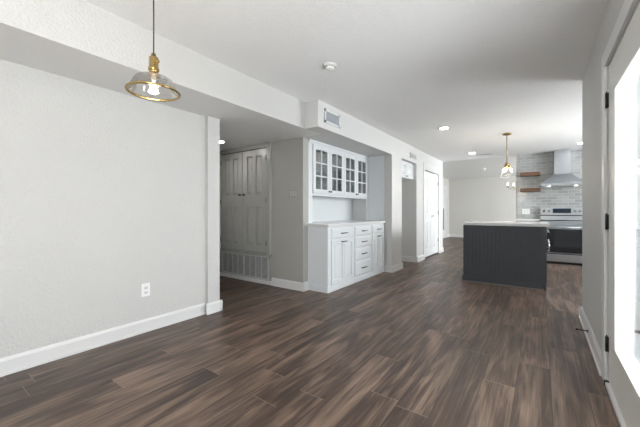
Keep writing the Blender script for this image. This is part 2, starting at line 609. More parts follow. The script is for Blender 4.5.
def baseboard(name, runs, label):
    """runs: (fr, u0, u1)"""
    m = MB()
    for fr, u0, u1 in runs:
        fr.box(m, u0, u1, 0.0, BH - .02, 0, 0.016)
        P = fr.p
        m.hexa([P(u0, BH - .02, 0), P(u1, BH - .02, 0), P(u1, BH - .02, .016), P(u0, BH - .02, .016),
                P(u0, BH, 0), P(u1, BH, 0), P(u1, BH, .006), P(u0, BH, .006)])
        fr.box(m, u0, u1, 0.0, 0.016, 0.016, 0.026)
    struct(name, m, WHITE, label, 'baseboard')


FL = Fr((XW, 0, 0), (0, 1, 0), (1, 0, 0))
FP = Fr((XW + .045, 0, 0), (0, 1, 0), (1, 0, 0))
FPs = Fr((0, 2.15, 0), (1, 0, 0), (0, 1, 0))
FH = Fr((0, 3.33, 0), (1, 0, 0), (0, -1, 0))
FHe = Fr((XH, 0, 0), (0, 1, 0), (1, 0, 0))
FM = Fr((XM, 0, 0), (0, 1, 0), (1, 0, 0))
FR_ = Fr((XR, 0, 0), (0, 1, 0), (-1, 0, 0))
baseboard('baseboard_left', [(FL, -3.0, 1.985)], 'white baseboard along the left wall')
baseboard('baseboard_post', [(FP, 1.975, 2.175), (FPs, XW - .12, XW + .071)], 'white baseboard wrapping the post at the hall')
baseboard('baseboard_hall', [(FH, -3.245, XH + .026), (FHe, 3.33, 3.43)], 'white baseboard along the hall wall right of the closet')
baseboard('baseboard_pier', [(FM, 5.244, 5.781), (Fr((0, 5.27, 0), (1, 0, 0), (0, -1, 0)), -2.31, XM),
                             (Fr((0, 5.755, 0), (1, 0, 0), (0, 1, 0)), -2.95, XM)], 'white baseboard around the pier between cabinets and alcove')
baseboard('baseboard_alcove', [(Fr((-2.95, 0, 0), (0, 1, 0), (1, 0, 0)), 5.755, 6.62),
                               (Fr((0, 6.62, 0), (1, 0, 0), (0, -1, 0)), -2.95, XM + .026), (FM, 6.594, 7.07)], 'white baseboard in and beside the alcove')
baseboard('baseboard_pantry', [(FM, 8.43, 8.826), (Fr((0, 8.80, 0), (1, 0, 0), (0, 1, 0)), -3.2, XM)], 'white baseboard past the pantry doors')
baseboard('baseboard_dining', [(Fr((-3.2, 0, 0), (0, 1, 0), (1, 0, 0)), 8.82, 12.35), (Fr((-3.2, 0, 0), (0, 1, 0), (1, 0, 0)), 13.55, 14.0),
                               (Fr((0, 14.0, 0), (1, 0, 0), (0, -1, 0)), -3.2, E_)], 'white baseboard round the dining area')
baseboard('baseboard_right', [(FR_, 2.765, 4.176), (Fr((0, 4.15, 0), (1, 0, 0), (0, 1, 0)), XR - .026, E_), (FR_, -3.0, 1.445)], 'white baseboard along the right wall')

# ---------------------------------------------------------------- door_1: hall closet doors
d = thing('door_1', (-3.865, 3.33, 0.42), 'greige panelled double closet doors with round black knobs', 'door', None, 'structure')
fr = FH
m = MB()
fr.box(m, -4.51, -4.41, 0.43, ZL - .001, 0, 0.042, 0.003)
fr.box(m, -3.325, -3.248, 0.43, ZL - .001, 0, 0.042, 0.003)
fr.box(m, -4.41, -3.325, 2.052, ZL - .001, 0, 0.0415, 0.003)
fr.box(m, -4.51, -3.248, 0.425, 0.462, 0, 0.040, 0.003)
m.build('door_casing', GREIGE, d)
m = MB(); fr.box(m, -4.41, -3.325, 0.462, 2.052, 0, 0.003); m.build('gap_shade', SLOT, d)  # near-black sheet behind the leaves paints the shade in their gaps
for u0, u1, ku in ((-4.402, -3.871, -3.912), (-3.861, -3.335, -3.820)):
    m = MB()
    wv = (u1 - u0)
    us = [(u0 + .10, u0 + .225), (u1 - .225, u1 - .10)]
    fr.panelled(m, u0, u1, 0.470, 2.040, 0.030, us, [(0.58, 1.17), (1.36, 1.95)], 0.003, 0.020, 0.024, 0.006)
    leaf = m.build('door_leaf', GREIGE, d)
    fr.knob(ku, 1.355, 0.033, 0.017, 'door_knob', BLACK, leaf, 0.035)
    hu = u0 - .004 if u0 < -4 else u1 + .004
    for hv in (0.62, 1.26, 1.90):
        mh = MB(); mh.tube([fr.p(hu, hv - .035, 0.040), fr.p(hu, hv + .035, 0.040)], 0.006, 8)
        mh.build('hinge', PULL, leaf)

# return air grille under the closet doors
g = thing('return_air_grille', (-3.865, 3.33, 0.06), 'wide grey louvred return air grille below the closet doors', 'vent grille')
GL, GR, GB, GT = -4.42, -3.30, 0.055, 0.42
m = MB(); fr.box(m, GL, GR, GB, GT, 0, 0.004); m.build('duct_backing', DUCT, g)
m = MB()
for a, b, c_, d_ in ((GL, GL + .03, GB, GT), (GR - .03, GR, GB, GT), (GL, GR, GB, GB + .028), (GL, GR, GT - .028, GT), (-3.88, -3.845, GB, GT)):
    fr.box(m, a, b, c_, d_, 0, 0.016, 0.001)
m.build('grille_frame', GRILLE, g)
m = MB()
for a, b in ((GL + .03, -3.88), (-3.845, GR - .03)):
    for k in range(18):
        v = GB + .034 + k * 0.0172
        P = fr.p
        m.hexa([P(a, v, .004), P(b, v, .004), P(b, v + .003, .004), P(a, v + .003, .004),
                P(a, v - .006, .013), P(b, v - .006, .013), P(b, v - .003, .013), P(a, v - .003, .013)])
    n = 4
    for k in range(1, n):
        u = a + (b - a) * k / n
        fr.box(m, u - .0035, u + .0035, GB + .03, GT - .03, 0.004, 0.0145)
m.build('louvre', GRILLE, g)
struct('trim_1', (lambda q: (FH.box(q, -4.55, -3.245, 0, 0.055, 0, 0.022, 0.002), q)[1])(MB()), WHITE, 'white base strip under the return air grille', 'trim')
m = MB(); FH.box(m, -6.0, -4.55, 0, BH, 0, 0.016); struct('trim_2', m, WHITE, 'white baseboard left of the closet, inside the hall', 'trim')

# triple light switch
s = thing('light_switch', (-2.83, 3.33, 1.28), 'grey triple light switch plate on the hall wall', 'light switch')
m = MB(); FH.box(m, -2.915, -2.745, 1.285, 1.405, 0, 0.007, 0.002); m.build('switch_plate', GREIGE, s)
for k in range(3):
    u = -2.875 + k * .045
    m = MB(); FH.box(m, u - .013, u + .013, 1.31, 1.38, 0.007, 0.012, 0.002); m.build('rocker', GRILLE, s)

# ---------------------------------------------------------------- base cabinet in the niche
CX = -2.32
F = Fr((CX, 0, 0), (0, 1, 0), (1, 0, 0))
c = thing('base_cabinet', ((-2.99 + CX) / 2, 4.345, 0), 'white built-in base cabinet with dark bar pulls in the wall niche', 'cabinet')
m = MB()
m.box(-2.99, CX - .001, 3.455, 5.245, 0.10, 0.885)
m.box(-2.655, CX - .001, 3.43, 3.456, 0.0, 0.885, 0.002)
m.build('body', CAB, c)
m = MB(); m.box(-2.60, CX + .008, 3.422, 5.243, 0, 0.075, 0.003); m.box(-2.60, CX + .002, 3.426, 5.243, 0.07, 0.095, 0.004); m.build('plinth', CAB, c)
for a, b in ((3.43, 3.50), (4.105, 4.15), (4.70, 4.745), (5.225, 5.244)):
    MB_ = MB(); F.box(MB_, a, b, 0.09, 0.885, 0, 0.004); MB_.build('face_frame_stile', CAB, c)


def drawer(u0, u1, v0, v1):
    m = MB()
    F.box(m, u0, u1, v0, v1, 0, 0.015, 0.002)
    F.raised(m, u0 + .004, u1 - .004, v0 + .004, v1 - .004, 0.015, 0.022, 0.014)
    dr = m.build('drawer', CAB, c)
    F.pull((u0 + u1) / 2, (v0 + v1) / 2, 0.021, 0.165, 'drawer_pull', PULL, dr, 0.007)


def cab_door(u0, u1, v0, v1):
    m = MB()
    mid = (u0 + u1) / 2
    F.panelled(m, u0, u1, v0, v1, 0.020, [(u0 + .06, mid - .022), (mid + .022, u1 - .06)], [(v0 + .06, v1 - .06)], 0, 0.014, 0.014, 0.009)
    dr = m.build('door', CAB, c)
    F.pull(mid, v1 - .032, 0.020, 0.13, 'door_pull', PULL, dr, 0.008)


drawer(3.505, 4.10, 0.715, 0.86)
cab_door(3.505, 4.10, 0.095, 0.700)
for a, b in ((0.715, 0.86), (0.535, 0.700), (0.335, 0.520), (0.095, 0.320)):
    drawer(4.155, 4.695, a, b)
drawer(4.75, 5.22, 0.715, 0.86)
cab_door(4.75, 5.22, 0.095, 0.700)
tag(MB().box(-2.988, CX + .03, 3.405, 5.262, 0.886, 0.925, 0.004).build('cabinet_countertop', QUARTZ),
    'white countertop lying on the niche base cabinet, under the glass-door cabinet', 'countertop')

# ---------------------------------------------------------------- glass-door cabinet above
G = Fr((XH - .02, 0, 0), (0, 1, 0), (1, 0, 0))
u = thing('glass_door_cabinet', ((-2.99 + XH) / 2, 4.40, 0.93), 'white wall cabinet with four divided glass doors set in the niche', 'cabinet')
m = MB()
X0, X1 = -2.988, XH - .02
m.box(X0, X1, 3.455, 5.265, 1.335, 1.362)
m.box(X0, X1, 3.455, 5.265, 2.075, 2.112)
m.box(X0, X1, 3.455, 3.475, 1.362, 2.075); m.box(X0, X1, 5.245, 5.265, 1.362, 2.075)
m.box(X0, X1, 4.41, 4.43, 1.362, 2.075)
m.box(X0, X0 + .01, 3.475, 5.245, 1.362, 2.075)
m.build('carcass', CAB, u)
for v in (1.60, 1.83):
    MB().box(X0 + .01, X1 - .03, 3.475, 4.41, v, v + .018).build('inner_shelf', CAB, u)
    MB().box(X0 + .01, X1 - .03, 4.43, 5.245, v, v + .018).build('inner_shelf', CAB, u)
m = MB()
G.box(m, 3.452, 3.54, 0.925, 2.11, 0, 0.022, 0.002)
G.box(m, 5.235, 5.268, 0.925, 2.11, 0, 0.022, 0.002)
G.box(m, 3.54, 5.235, 1.322, 1.356, 0, 0.021, 0.002)
m.build('face_frame', CAB, u)
m = MB()
G.box(m, 3.452, 5.262, 2.058, 2.085, 0.015, 0.032, 0.003); G.box(m, 3.452, 5.262, 2.083, 2.113, 0.01, 0.045, 0.004)
m.build('crown_moulding', CAB, u)
m = MB(); m.box(-2.655, -2.312, 5.256, 5.268, 0.927, ZL - .002); m.build('end_panel', CAB, u)
m = MB(); m.box(-2.988, -2.984, 3.455, 5.255, 0.926, 1.334); m.build('back_panel', CAB, u)
DW = (5.235 - 3.54) / 4
for k in range(4):
    a, b = 3.54 + k * DW + .004, 3.54 + (k + 1) * DW - .004
    v0, v1 = 1.36, 2.055
    m = MB()
    sw = .058
    G.box(m, a, a + sw, v0, v1, 0.021, 0.041, 0.002); G.box(m, b - sw, b, v0, v1, 0.021, 0.041, 0.002)
    G.box(m, a + sw, b - sw, v0, v0 + sw, 0.021, 0.0405)
    # shallow arched top rail
    n = 10
    for i in range(n):
        t0, t1 = i / n, (i + 1) / n
        ua, ub = a + sw + (b - a - 2 * sw) * t0, a + sw + (b - a - 2 * sw) * t1
        ha, hb = v1 - sw - .012 * abs(2 * t0 - 1) ** 2, v1 - sw - .012 * abs(2 * t1 - 1) ** 2
        P = G.p
        m.hexa([P(ua, ha, .021), P(ub, hb, .021), P(ub, v1, .021), P(ua, v1, .021), P(ua, ha, .0405), P(ub, hb, .0405), P(ub, v1, .0405), P(ua, v1, .0405)])
    dr = m.build('glass_door', CAB, u)
    m = MB()
    mid = (a + b) / 2
    G.box(m, mid - .009, mid + .009, v0 + sw, v1 - sw, 0.026, 0.038, 0.002)
    for q in (1, 2):
        vv = v0 + sw + (v1 - v0 - 2 * sw) * q / 3
        G.box(m, a + sw, b - sw, vv - .009, vv + .009, 0.027, 0.0375, 0.002)
    m.build('muntin', CAB, dr)
    m = MB(); G.box(m, a + sw - .005, b - sw + .005, v0 + sw - .005, v1 - sw + .005, 0.028, 0.031); m.build('glass_pane', CABGLASS, dr)
    ku = b - .022 if k % 2 == 0 else a + .022
    G.knob(ku, v0 + .035, 0.041, 0.013, 'cabinet_knob', PULL, dr, 0.025)

# supply vent on the soffit, small vent above the alcove
def wall_vent(u0, u1, v0, v1, label, nslat, fm, fin):
    t = thing('air_vent', FM.p((u0 + u1) / 2, v0, 0), label, 'air vent')
    m = MB(); FM.box(m, u0, u1, v0, v1, 0, 0.003); m.build('duct_backing', DUCT if fin is not GRILLE else GRILLE, t)
    m = MB(); e = .028
    for a, b, c_, d_ in ((u0, u0 + e, v0, v1), (u1 - e, u1, v0, v1), (u0, u1, v0, v0 + e), (u0, u1, v1 - e, v1)):
        FM.box(m, a, b, c_, d_, 0, 0.012, 0.001)
    m.build('vent_frame', fm, t)
    m = MB()
    for k in range(nslat):
        a = u0 + e + (u1 - u0 - 2 * e) * (k + .5) / nslat
        P = FM.p
        m.hexa([P(a, v0 + e, .003), P(a + .002, v0 + e, .003), P(a + .002, v1 - e, .003), P(a, v1 - e, .003),
                P(a + .006, v0 + e, .011), P(a + .008, v0 + e, .011), P(a + .008, v1 - e, .011), P(a + .006, v1 - e, .011)])
    m.build('vent_slat', fin, t)


wall_vent(3.14, 3.50, 2.195, 2.365, 'white framed air vent on the soffit above the glass-door cabinet', 22, WHITE, mat('vent_fin', (0.42, 0.46, 0.50), 0.4))
wall_vent(6.21, 6.585, 2.195, 2.30, 'small grey air vent above the open alcove', 18, GRILLE, GRILLE)

# ---------------------------------------------------------------- alcove cabinet
A = Fr((-2.26, 0, 0), (0, 1, 0), (1, 0, 0))
c = thing('alcove_cabinet', (-2.6, 6.19, 1.775), 'small white two-door cabinet at the top of the open alcove', 'cabinet')
m = MB(); m.box(-2.949, -2.26, 5.757, 6.618, 1.775, ZL - .001); m.build('body', CAB, c)
for a, b, ku in ((5.77, 6.183, 6.15), (6.192, 6.605, 6.225)):
    m = MB(); A.panelled(m, a, b, 1.785, 2.075, 0.02, [(a + .055, b - .055)], [(1.84, 2.02)]); dr = m.build('door', CAB, c)
    A.knob(ku, 1.815, 0.02, 0.011, 'cabinet_knob', PULL, dr, 0.022)

# ---------------------------------------------------------------- door_2: pantry doors
d = thing('door_2', (XM, 7.75, 0), 'white panelled double pantry doors past the alcove', 'door', None, 'structure')
m = MB()
FM.box(m, 7.07, 7.165, 0, 2.20, 0, 0.018, 0.003); FM.box(m, 8.335, 8.43, 0, 2.20, 0, 0.018, 0.003); FM.box(m, 7.165, 8.335, 2.042, 2.20, 0, 0.0175, 0.003)
m.build('door_casing', WHITE, d)
GLOSSW = mat('gloss_door_paint', (0.80, 0.81, 0.82), 0.16)
m = MB(); FM.box(m, 7.167, 8.333, 0.0, 0.04, -0.075, -0.05); m.build('gap_shade', SLOT, d)  # black strip paints the shade in the gap under the doors
for a, b, hu, ku in ((7.172, 7.746, 7.172, 7.70), (7.754, 8.328, 8.328, 7.80)):
    m = MB()
    FM.panelled(m, a, b, 0.03, 2.028, 0.035, [(a + .09, a + .25), (b - .25, b - .09)], [(0.22, 0.84), (1.06, 1.86)], -0.04, 0.009, 0.018, 0.01)
    leaf = m.build('door_leaf', GLOSSW, d)
    FM.knob(ku, 0.985, -0.005, 0.02, 'door_knob', CHROME, leaf, 0.045)
    if b > 8:
        for hv in (0.35, 1.05, 1.80):
            mh = MB(); mh.box(XM - .02, XM + .008, 8.326, 8.338, hv - .045, hv + .045); mh.build('hinge', PULL, leaf)

# door_3: far side door in the dining area
FD = Fr((-3.2, 0, 0), (0, 1, 0), (1, 0, 0))
d = thing('door_3', (-3.2, 12.95, 0), 'white side door with a narrow glass light in the far dining area', 'door', None, 'structure')
m = MB(); FD.box(m, 12.35, 12.45, 0, 2.12, 0, .02); FD.box(m, 13.45, 13.55, 0, 2.12, 0, .02); FD.box(m, 12.45, 13.45, 2.03, 2.12, 0, .0195); m.build('door_casing', WHITE, d)
m = MB(); FD.panelled(m, 12.45, 13.45, 0.01, 2.03, 0.012, [(12.6, 12.85), (13.2, 13.33)], [(0.3, 1.2), (1.35, 1.9)]); leaf = m.build('door_leaf', WHITE, d)
m = MB(); FD.box(m, 12.93, 13.07, 0.34, 1.20, 0.012, 0.016); m.build('glass_light', mat('dark_glass', (0.12, 0.14, 0.15), 0.1), leaf)

# ---------------------------------------------------------------- door_4: glazed patio door in the right wall
d = thing('door_4', (XR, 2.1, 0), 'white patio door with a full glass pane and black hinges', 'door', None, 'structure')
R = FR_
Y0, Y1, ZT = 1.557, 2.650, 2.010
m = MB()
R.box(m, 2.665, 2.76, 0, 2.115, 0, 0.018, 0.003); R.box(m, 1.45, 1.545, 0, 2.115, 0, 0.018, 0.003); R.box(m, 1.545, 2.665, 2.02, 2.115, 0, 0.0175, 0.003)
R.box(m, 2.654, 2.675, 0, 2.035, -.12, -0.001); R.box(m, 1.54, 1.555, 0, 2.035, -.12, -0.001); R.box(m, 1.54, 2.675, 2.015, 2.035, -.12, -0.001)
m.build('door_casing', WHITE, d)
m = MB()
gu0, gu1, gv0, gv1 = 1.72, 2.385, 0.30, 1.805
wd0, wd1 = -0.045, -0.003
R.box(m, Y0, gu0, 0.025, ZT, wd0, wd1, 0.002); R.box(m, gu1, Y1, 0.025, ZT, wd0, wd1, 0.002)
R.box(m, gu0, gu1, 0.025, gv0, wd0, wd1 - .0003); R.box(m, gu0, gu1, gv1, ZT, wd0, wd1 - .0003)
leaf = m.build('door_leaf', WALLWHITE, d)
m = MB(); e = .026
for a, b, c_, d_ in ((gu0 - .005, gu0 + e, gv0 - .005, gv1 + .005), (gu1 - e, gu1 + .005, gv0 - .005, gv1 + .005), (gu0, gu1, gv0 - .005, gv0 + e), (gu0, gu1, gv1 - e, gv1 + .005)):
    R.box(m, a, b, c_, d_, -0.04, 0.012, 0.005)
m.build('glass_stop', WALLWHITE, leaf)
m = MB(); R.box(m, gu0 + .01, gu1 - .01, gv0 + .01, gv1 - .01, -0.026, -0.02); m.build('glass_pane', GLASS, leaf)
for hv in (0.257, 1.03, 1.80):
    m = MB()
    m.tube([R.p(2.655, hv - .048, 0.007), R.p(2.655, hv + .048, 0.007)], 0.0065, 10)
    R.box(m, 2.643, 2.655, hv - .046, hv + .046, -.004, 0.001); R.box(m, 2.655, 2.665, hv - .046, hv + .046, -.004, 0.004)
    m.tube([R.p(2.655, hv + .048, 0.007), R.p(2.655, hv + .058, 0.007)], [0.005, 0.002], 8)
    m.build('hinge', BLACK, leaf)
m = MB(); R.box(m, 1.555, 2.648, 0.0, 0.022, -.12, 0.016, 0.003); m.build('threshold', WHITE, d)
m = MB(); R.box(m, 2.635, 2.662, 0.0, 0.028, -.03, 0.022, 0.003); m.build('weather_strip', BLACK, d)
# door handle on the near stile
m = MB(); m.lathe([(0.026, 0), (0.026, 0.008), (0.010, 0.010), (0.010, 0.035)], R.p(1.605, .93, 0), 'X', 20)
m.bm.transform(Matrix.Translation(R.p(1.605, .93, 0)) @ Matrix.Scale(-1, 4, (1, 0, 0)) @ Matrix.Translation(-R.p(1.605, .93, 0)))
m.tube([R.p(1.605, .93, .030), R.p(1.605, .93, .045)], [0.024, 0.020], 16); m.build('door_handle', BLACK, leaf)

# door stop on the right baseboard
s = thing('door_stop', (XR, 3.5, 0.07), 'black rod door stop sticking out of the right baseboard', 'door stop')
m = MB(); m.tube([(XR - .016, 3.5, .07), (XR - .02, 3.5, .07), (XR - .021, 3.5, .07), (XR - .085, 3.5, .07)], [.014, .014, .005, .005], 12); m.build('rod', BLACK, s)
m = MB(); m.tube([(XR - .085, 3.5, .07), (XR - .10, 3.5, .07)], [.009, .009], 12); m.build('bumper', BLACK, s)

# outlet on the left wall
s = thing('wall_outlet', (XW, 1.38, 0.32), 'white duplex power outlet low on the long left wall', 'outlet')
m = MB(); FL.box(m, 1.343, 1.418, 0.322, 0.44, 0, 0.006, 0.002); m.build('outlet_plate', PLASTIC, s)
for v in (0.350, 0.393):
    m = MB(); FL.box(m, 1.364, 1.397, v - .013 + .006, v + .020, 0.006, 0.009, 0.002); so = m.build('socket', WHITE, s)
    m = MB()
    for q in (1.373, 1.386):
        FL.box(m, q, q + .003, v, v + .010, 0.0085, 0.0095)
    m.build('slot', SLOT, so)

# ---------------------------------------------------------------- kitchen island
IX0, IX1, IY0, IY1 = -1.0, 0.06, 5.30, 6.35
c = thing('kitchen_island', ((IX0 + IX1) / 2, (IY0 + IY1) / 2, 0), 'charcoal beadboard kitchen island with a pale countertop', 'kitchen island')
m = MB(); m.box(IX0 + .012, IX1 - .012, IY0 + .012, IY1 - .02, 0.02, 0.88); m.build('body', NAVY, c)
# beadboard front: boards with V grooves, as one extruded profile
def bead(fr, u0, u1, v0, v1, w0, w1, step=0.052):
    m = MB()
    n = round((u1 - u0) / step)
    st = (u1 - u0) / n
    for k in range(n):
        a = u0 + k * st
        fr.box(m, a + .004, a + st - .004, v0, v1, w0, w1, 0.0016)
    fr.box(m, u0, u1, v0, v1, w0, w1 - .008)
    return m
FI = Fr((0, IY0 + .012, 0), (1, 0, 0), (0, -1, 0))
bead(FI, IX0 + .03, IX1 - .03, 0.09, 0.865, 0, 0.010).build('beadboard_front', NAVY, c)
FIl = Fr((IX0 + .012, 0, 0), (0, 1, 0), (-1, 0, 0))
bead(FIl, IY0 + .03, IY1 - .03, 0.09, 0.865, 0, 0.010).build('beadboard_side', NAVY, c)
for x0, x1, y0, y1 in ((IX0, IX0 + .03, IY0, IY0 + .03), (IX1 - .03, IX1, IY0, IY0 + .03), (IX0, IX0 + .03, IY1 - .03, IY1)):
    MB().box(x0, x1, y0, y1, 0.0, 0.88, 0.002).build('corner_trim', NAVY, c)
MB().box(IX0 + .03, IX1 - .03, IY0, IY0 + .015, 0.862, 0.88).build('top_rail', NAVY, c)
m = MB(); m.box(IX0 - .012, IX1 - .05, IY0 - .014, IY0 + .012, 0.0, 0.09, 0.003); m.box(IX0 - .012, IX0 + .012, IY0, IY1, 0, 0.09, 0.003); m.build('base_trim', NAVY, c)
m = MB(); m.box(IX0 - .02, IX1 - .06, IY0 - .022, IY0 - .012, 0.0, 0.015, 0.002); m.build('shoe_moulding', mat('shoe_grey', (0.22, 0.21, 0.20), 0.5), c)
m = MB(); m.box(IX0 - .035, IX1 + .035, IY0 - .035, IY1 + .03, 0.881, 0.921, 0.004); m.build('countertop', QUARTZ, c)
FIr = Fr((IX1 - .012, 0, 0), (0, 1, 0), (1, 0, 0))
for a, b in ((5.335, 5.82), (5.83, 6.32)):
    m = MB(); FIr.box(m, a, b, 0.70, 0.865, 0, 0.018, 0.003); dr = m.build('drawer', NAVY, c)
    FIr.pull((a + b) / 2 - .05, 0.80, 0.018, 0.14, 'drawer_pull', CHROME, dr, 0.007)
    m = MB(); FIr.panelled(m, a, b, 0.11, 0.69, 0.018, [(a + .06, b - .06)], [(0.17, 0.63)]); dr = m.build('door', NAVY, c)
    FIr.pull(a + .045, 0.60, 0.018, 0.14, 'door_pull', CHROME, dr, 0.007, True)

# ---------------------------------------------------------------- kitchen counter left of the range
c = thing('kitchen_base_cabinet', (-0.245, 8.5, 0), 'narrow charcoal base cabinet against the tile, left of the range', 'cabinet')
m = MB(); m.box(-0.465, -0.022, 8.20, 8.80, 0.09, 0.88); m.build('body', NAVY, c)
m = MB(); m.box(-0.455, -0.04, 8.26, 8.80, 0, 0.09); m.build('toe_kick', SLOT, c)
FK = Fr((0, 8.20, 0), (1, 0, 0), (0, -1, 0))
m = MB(); FK.box(m, -0.455, -0.04, 0.72, 0.865, 0, 0.018, 0.002); dr = m.build('drawer', NAVY, c); FK.pull(-.25, .79, .018, .13, 'drawer_pull', CHROME, dr)
m = MB(); FK.panelled(m, -0.455, -0.04, 0.10, 0.71, 0.018, [(-.40, -.095)], [(.16, .65)]); dr = m.build('door', NAVY, c); FK.pull(-.08, .62, .018, .13, 'door_pull', CHROME, dr, 0.005, True)
tag(MB().box(-0.49, -0.016, 8.165, 8.803, 0.881, 0.921, 0.004).build('kitchen_countertop', QUARTZ), 'short pale countertop against the tile, left of the range', 'countertop')
# same on the right of the range, behind the right wall
c = thing('kitchen_base_cabinet', (1.4, 8.5, 0), 'charcoal base cabinet right of the range, behind the right-hand wall', 'cabinet')
m = MB(); m.box(0.755, 2.55, 8.20, 8.80, 0.09, 0.88); m.build('body', NAVY, c)
m = MB(); m.box(0.76, 2.55, 8.26, 8.80, 0, 0.09); m.build('toe_kick', SLOT, c)
for a, b in ((0.765, 1.35), (1.36, 1.95), (1.96, 2.54)):
    m = MB(); FK.panelled(m, a, b, 0.10, 0.865, 0.018, [(a + .06, b - .06)], [(.16, .80)]); dr = m.build('door', NAVY, c); FK.pull(b - .04, .75, .018, .13, 'door_pull', CHROME, dr, 0.005, True)
tag(MB().box(0.752, 2.58, 8.165, 8.803, 0.881, 0.921, 0.004).build('kitchen_countertop', QUARTZ), 'long pale countertop right of the range, behind the right-hand wall', 'countertop')

# outlet on the tile
FT = Fr((0, 8.805, 0), (1, 0, 0), (0, -1, 0))
s = thing('tile_outlet', (-0.28, 8.805, 1.0), 'white outlet plate on the grey tile below the wood shelves', 'outlet')
m = MB(); FT.box(m, -0.365, -0.215, 1.03, 1.15, 0, 0.006, 0.002); m.build('outlet_plate', PLASTIC, s)
for q in (-.31, -.25):
    m = MB(); FT.box(m, q - .015, q + .015, 1.055, 1.125, 0.006, 0.009, 0.002); m.build('socket', WHITE, s)

# wood shelves
for z0, z1, lab in ((1.950, 2.030, 'upper of the two short walnut shelves on the tile'), (1.590, 1.665, 'lower of the two short walnut shelves on the tile')):
    tag(MB().box(-0.40, -0.01, 8.56, 8.804, z0 - .04, z1 - .04, 0.004).build('wood_shelf', SHELFWOOD), lab, 'shelf', 'walnut shelves on the kitchen tile')

# ---------------------------------------------------------------- range
RX0, RX1, RY = -0.010, 0.750, 8.09
K = Fr((0, RY, 0), (1, 0, 0), (0, -1, 0))
c = thing('range', (0.36, 8.4, 0), 'stainless steel electric range with black oven glass against the tile', 'range')
m = MB(); m.box(RX0, RX1, RY, 8.79, 0.05, 0.895); m.build('body', STEEL, c)
m = MB(); m.box(RX0 + .02, RX1 - .02, RY + .03, 8.75, 0, 0.05); m.build('toe_kick', BLACK, c)
m = MB(); m.box(RX0 - .004, RX1 + .004, RY - .02, 8.70, 0.895, 0.915, 0.004); top = m.build('cooktop', mat('cooktop_glass', (0.03, 0.032, 0.035), 0.05), c)
for bx, by, br_ in ((.16, 8.27, .10), (.55, 8.27, .085), (.16, 8.54, .075), (.55, 8.54, .09)):
    m = MB(); m.ring((bx, by, .9155), br_, .0015, 32, 6); m.build('burner_ring', GRILLE, top)
m = MB()
m.hexa([(RX0, 8.68, .915), (RX1, 8.68, .915), (RX1, 8.79, .915), (RX0, 8.79, .915), (RX0, 8.715, 1.175), (RX1, 8.715, 1.175), (RX1, 8.79, 1.175), (RX0, 8.79, 1.175)])
bg_ = m.build('backguard', STEEL, c)
m = MB(); m.box(RX0 + .0, RX1 - .0, 8.680, 8.70, .992, 1.012); m.build('backguard_strip', SLOT, c)  # dark strip across the backguard
m = MB(); m.hexa([(.215, 8.690, 1.055), (.535, 8.690, 1.055), (.535, 8.72, 1.055), (.215, 8.72, 1.055), (.215, 8.704, 1.155), (.535, 8.704, 1.155), (.535, 8.73, 1.155), (.215, 8.73, 1.155)])
m.build('display', DISPLAY, bg_)
for kx in (.055, .145, .60, .685):
    m = MB(); m.tube([(kx, 8.705, 1.10), (kx, 8.675, 1.095), (kx, 8.665, 1.094)], [.028, .025, .022], 20); m.build('knob', CHROME, bg_)
m = MB(); K.box(m, RX0, RX1, 0.80, 0.893, 0, 0.022, 0.004); m.build('control_lip', STEEL, c)
m = MB(); K.box(m, RX0 + .003, RX1 - .003, 0.225, 0.792, 0, 0.030, 0.004); od = m.build('oven_door', STEEL, c)
m = MB(); K.box(m, RX0 + .02, RX1 - .02, 0.240, 0.725, 0.030, 0.034, 0.001); m.build('oven_window', OVENGLASS, od)
m = MB(); m.tube([K.p(RX0 + .05, .762, .075), K.p(RX1 - .05, .762, .075)], .011, 14)
for x in (RX0 + .08, RX1 - .08): m.tube([K.p(x, .762, .03), K.p(x, .762, .075)], .009, 10)
m.build('oven_handle', STEEL, od)
m = MB(); K.box(m, RX0 + .003, RX1 - .003, 0.055, 0.205, 0, 0.030, 0.004); m.build('drawer', STEEL, c)
m = MB(); K.box(m, RX0 + .003, RX1 - .003, 0.205, 0.225, 0, 0.01); m.build('drawer_gap', SLOT, c)

# ---------------------------------------------------------------- range hood
c = thing('range_hood', (0.375, 8.6, 1.63), 'stainless steel chimney range hood above the range', 'range hood')
m = MB(); m.box(0.235, 0.515, 8.55, 8.804, 1.90, ZC - .002, 0.002); m.build('chimney', STEEL, c)
m = MB(); m.hexa([(RX0 + .01, 8.33, 1.70), (RX1 - .01, 8.33, 1.70), (RX1 - .01, 8.804, 1.70), (RX0 + .01, 8.804, 1.70),
                  (0.22, 8.54, 1.905), (0.53, 8.54, 1.905), (0.53, 8.804, 1.905), (0.22, 8.804, 1.905)])
m.build('canopy', STEEL, c)
m = MB(); m.box(RX0 + .008, RX1 - .008, 8.328, 8.804, 1.645, 1.70, 0.003); m.build('canopy_rim', STEEL, c)
m = MB(); m.box(RX0 + .05, RX1 - .05, 8.38, 8.78, 1.639, 1.645); m.build('filter', GRILLE, c)
for x in (.14, .60):
    m = MB(); m.lathe([(.03, 0), (.03, .006)], (x, 8.42, 1.635), 'Z', 20); m.build('hood_lamp', CANLENS, c)

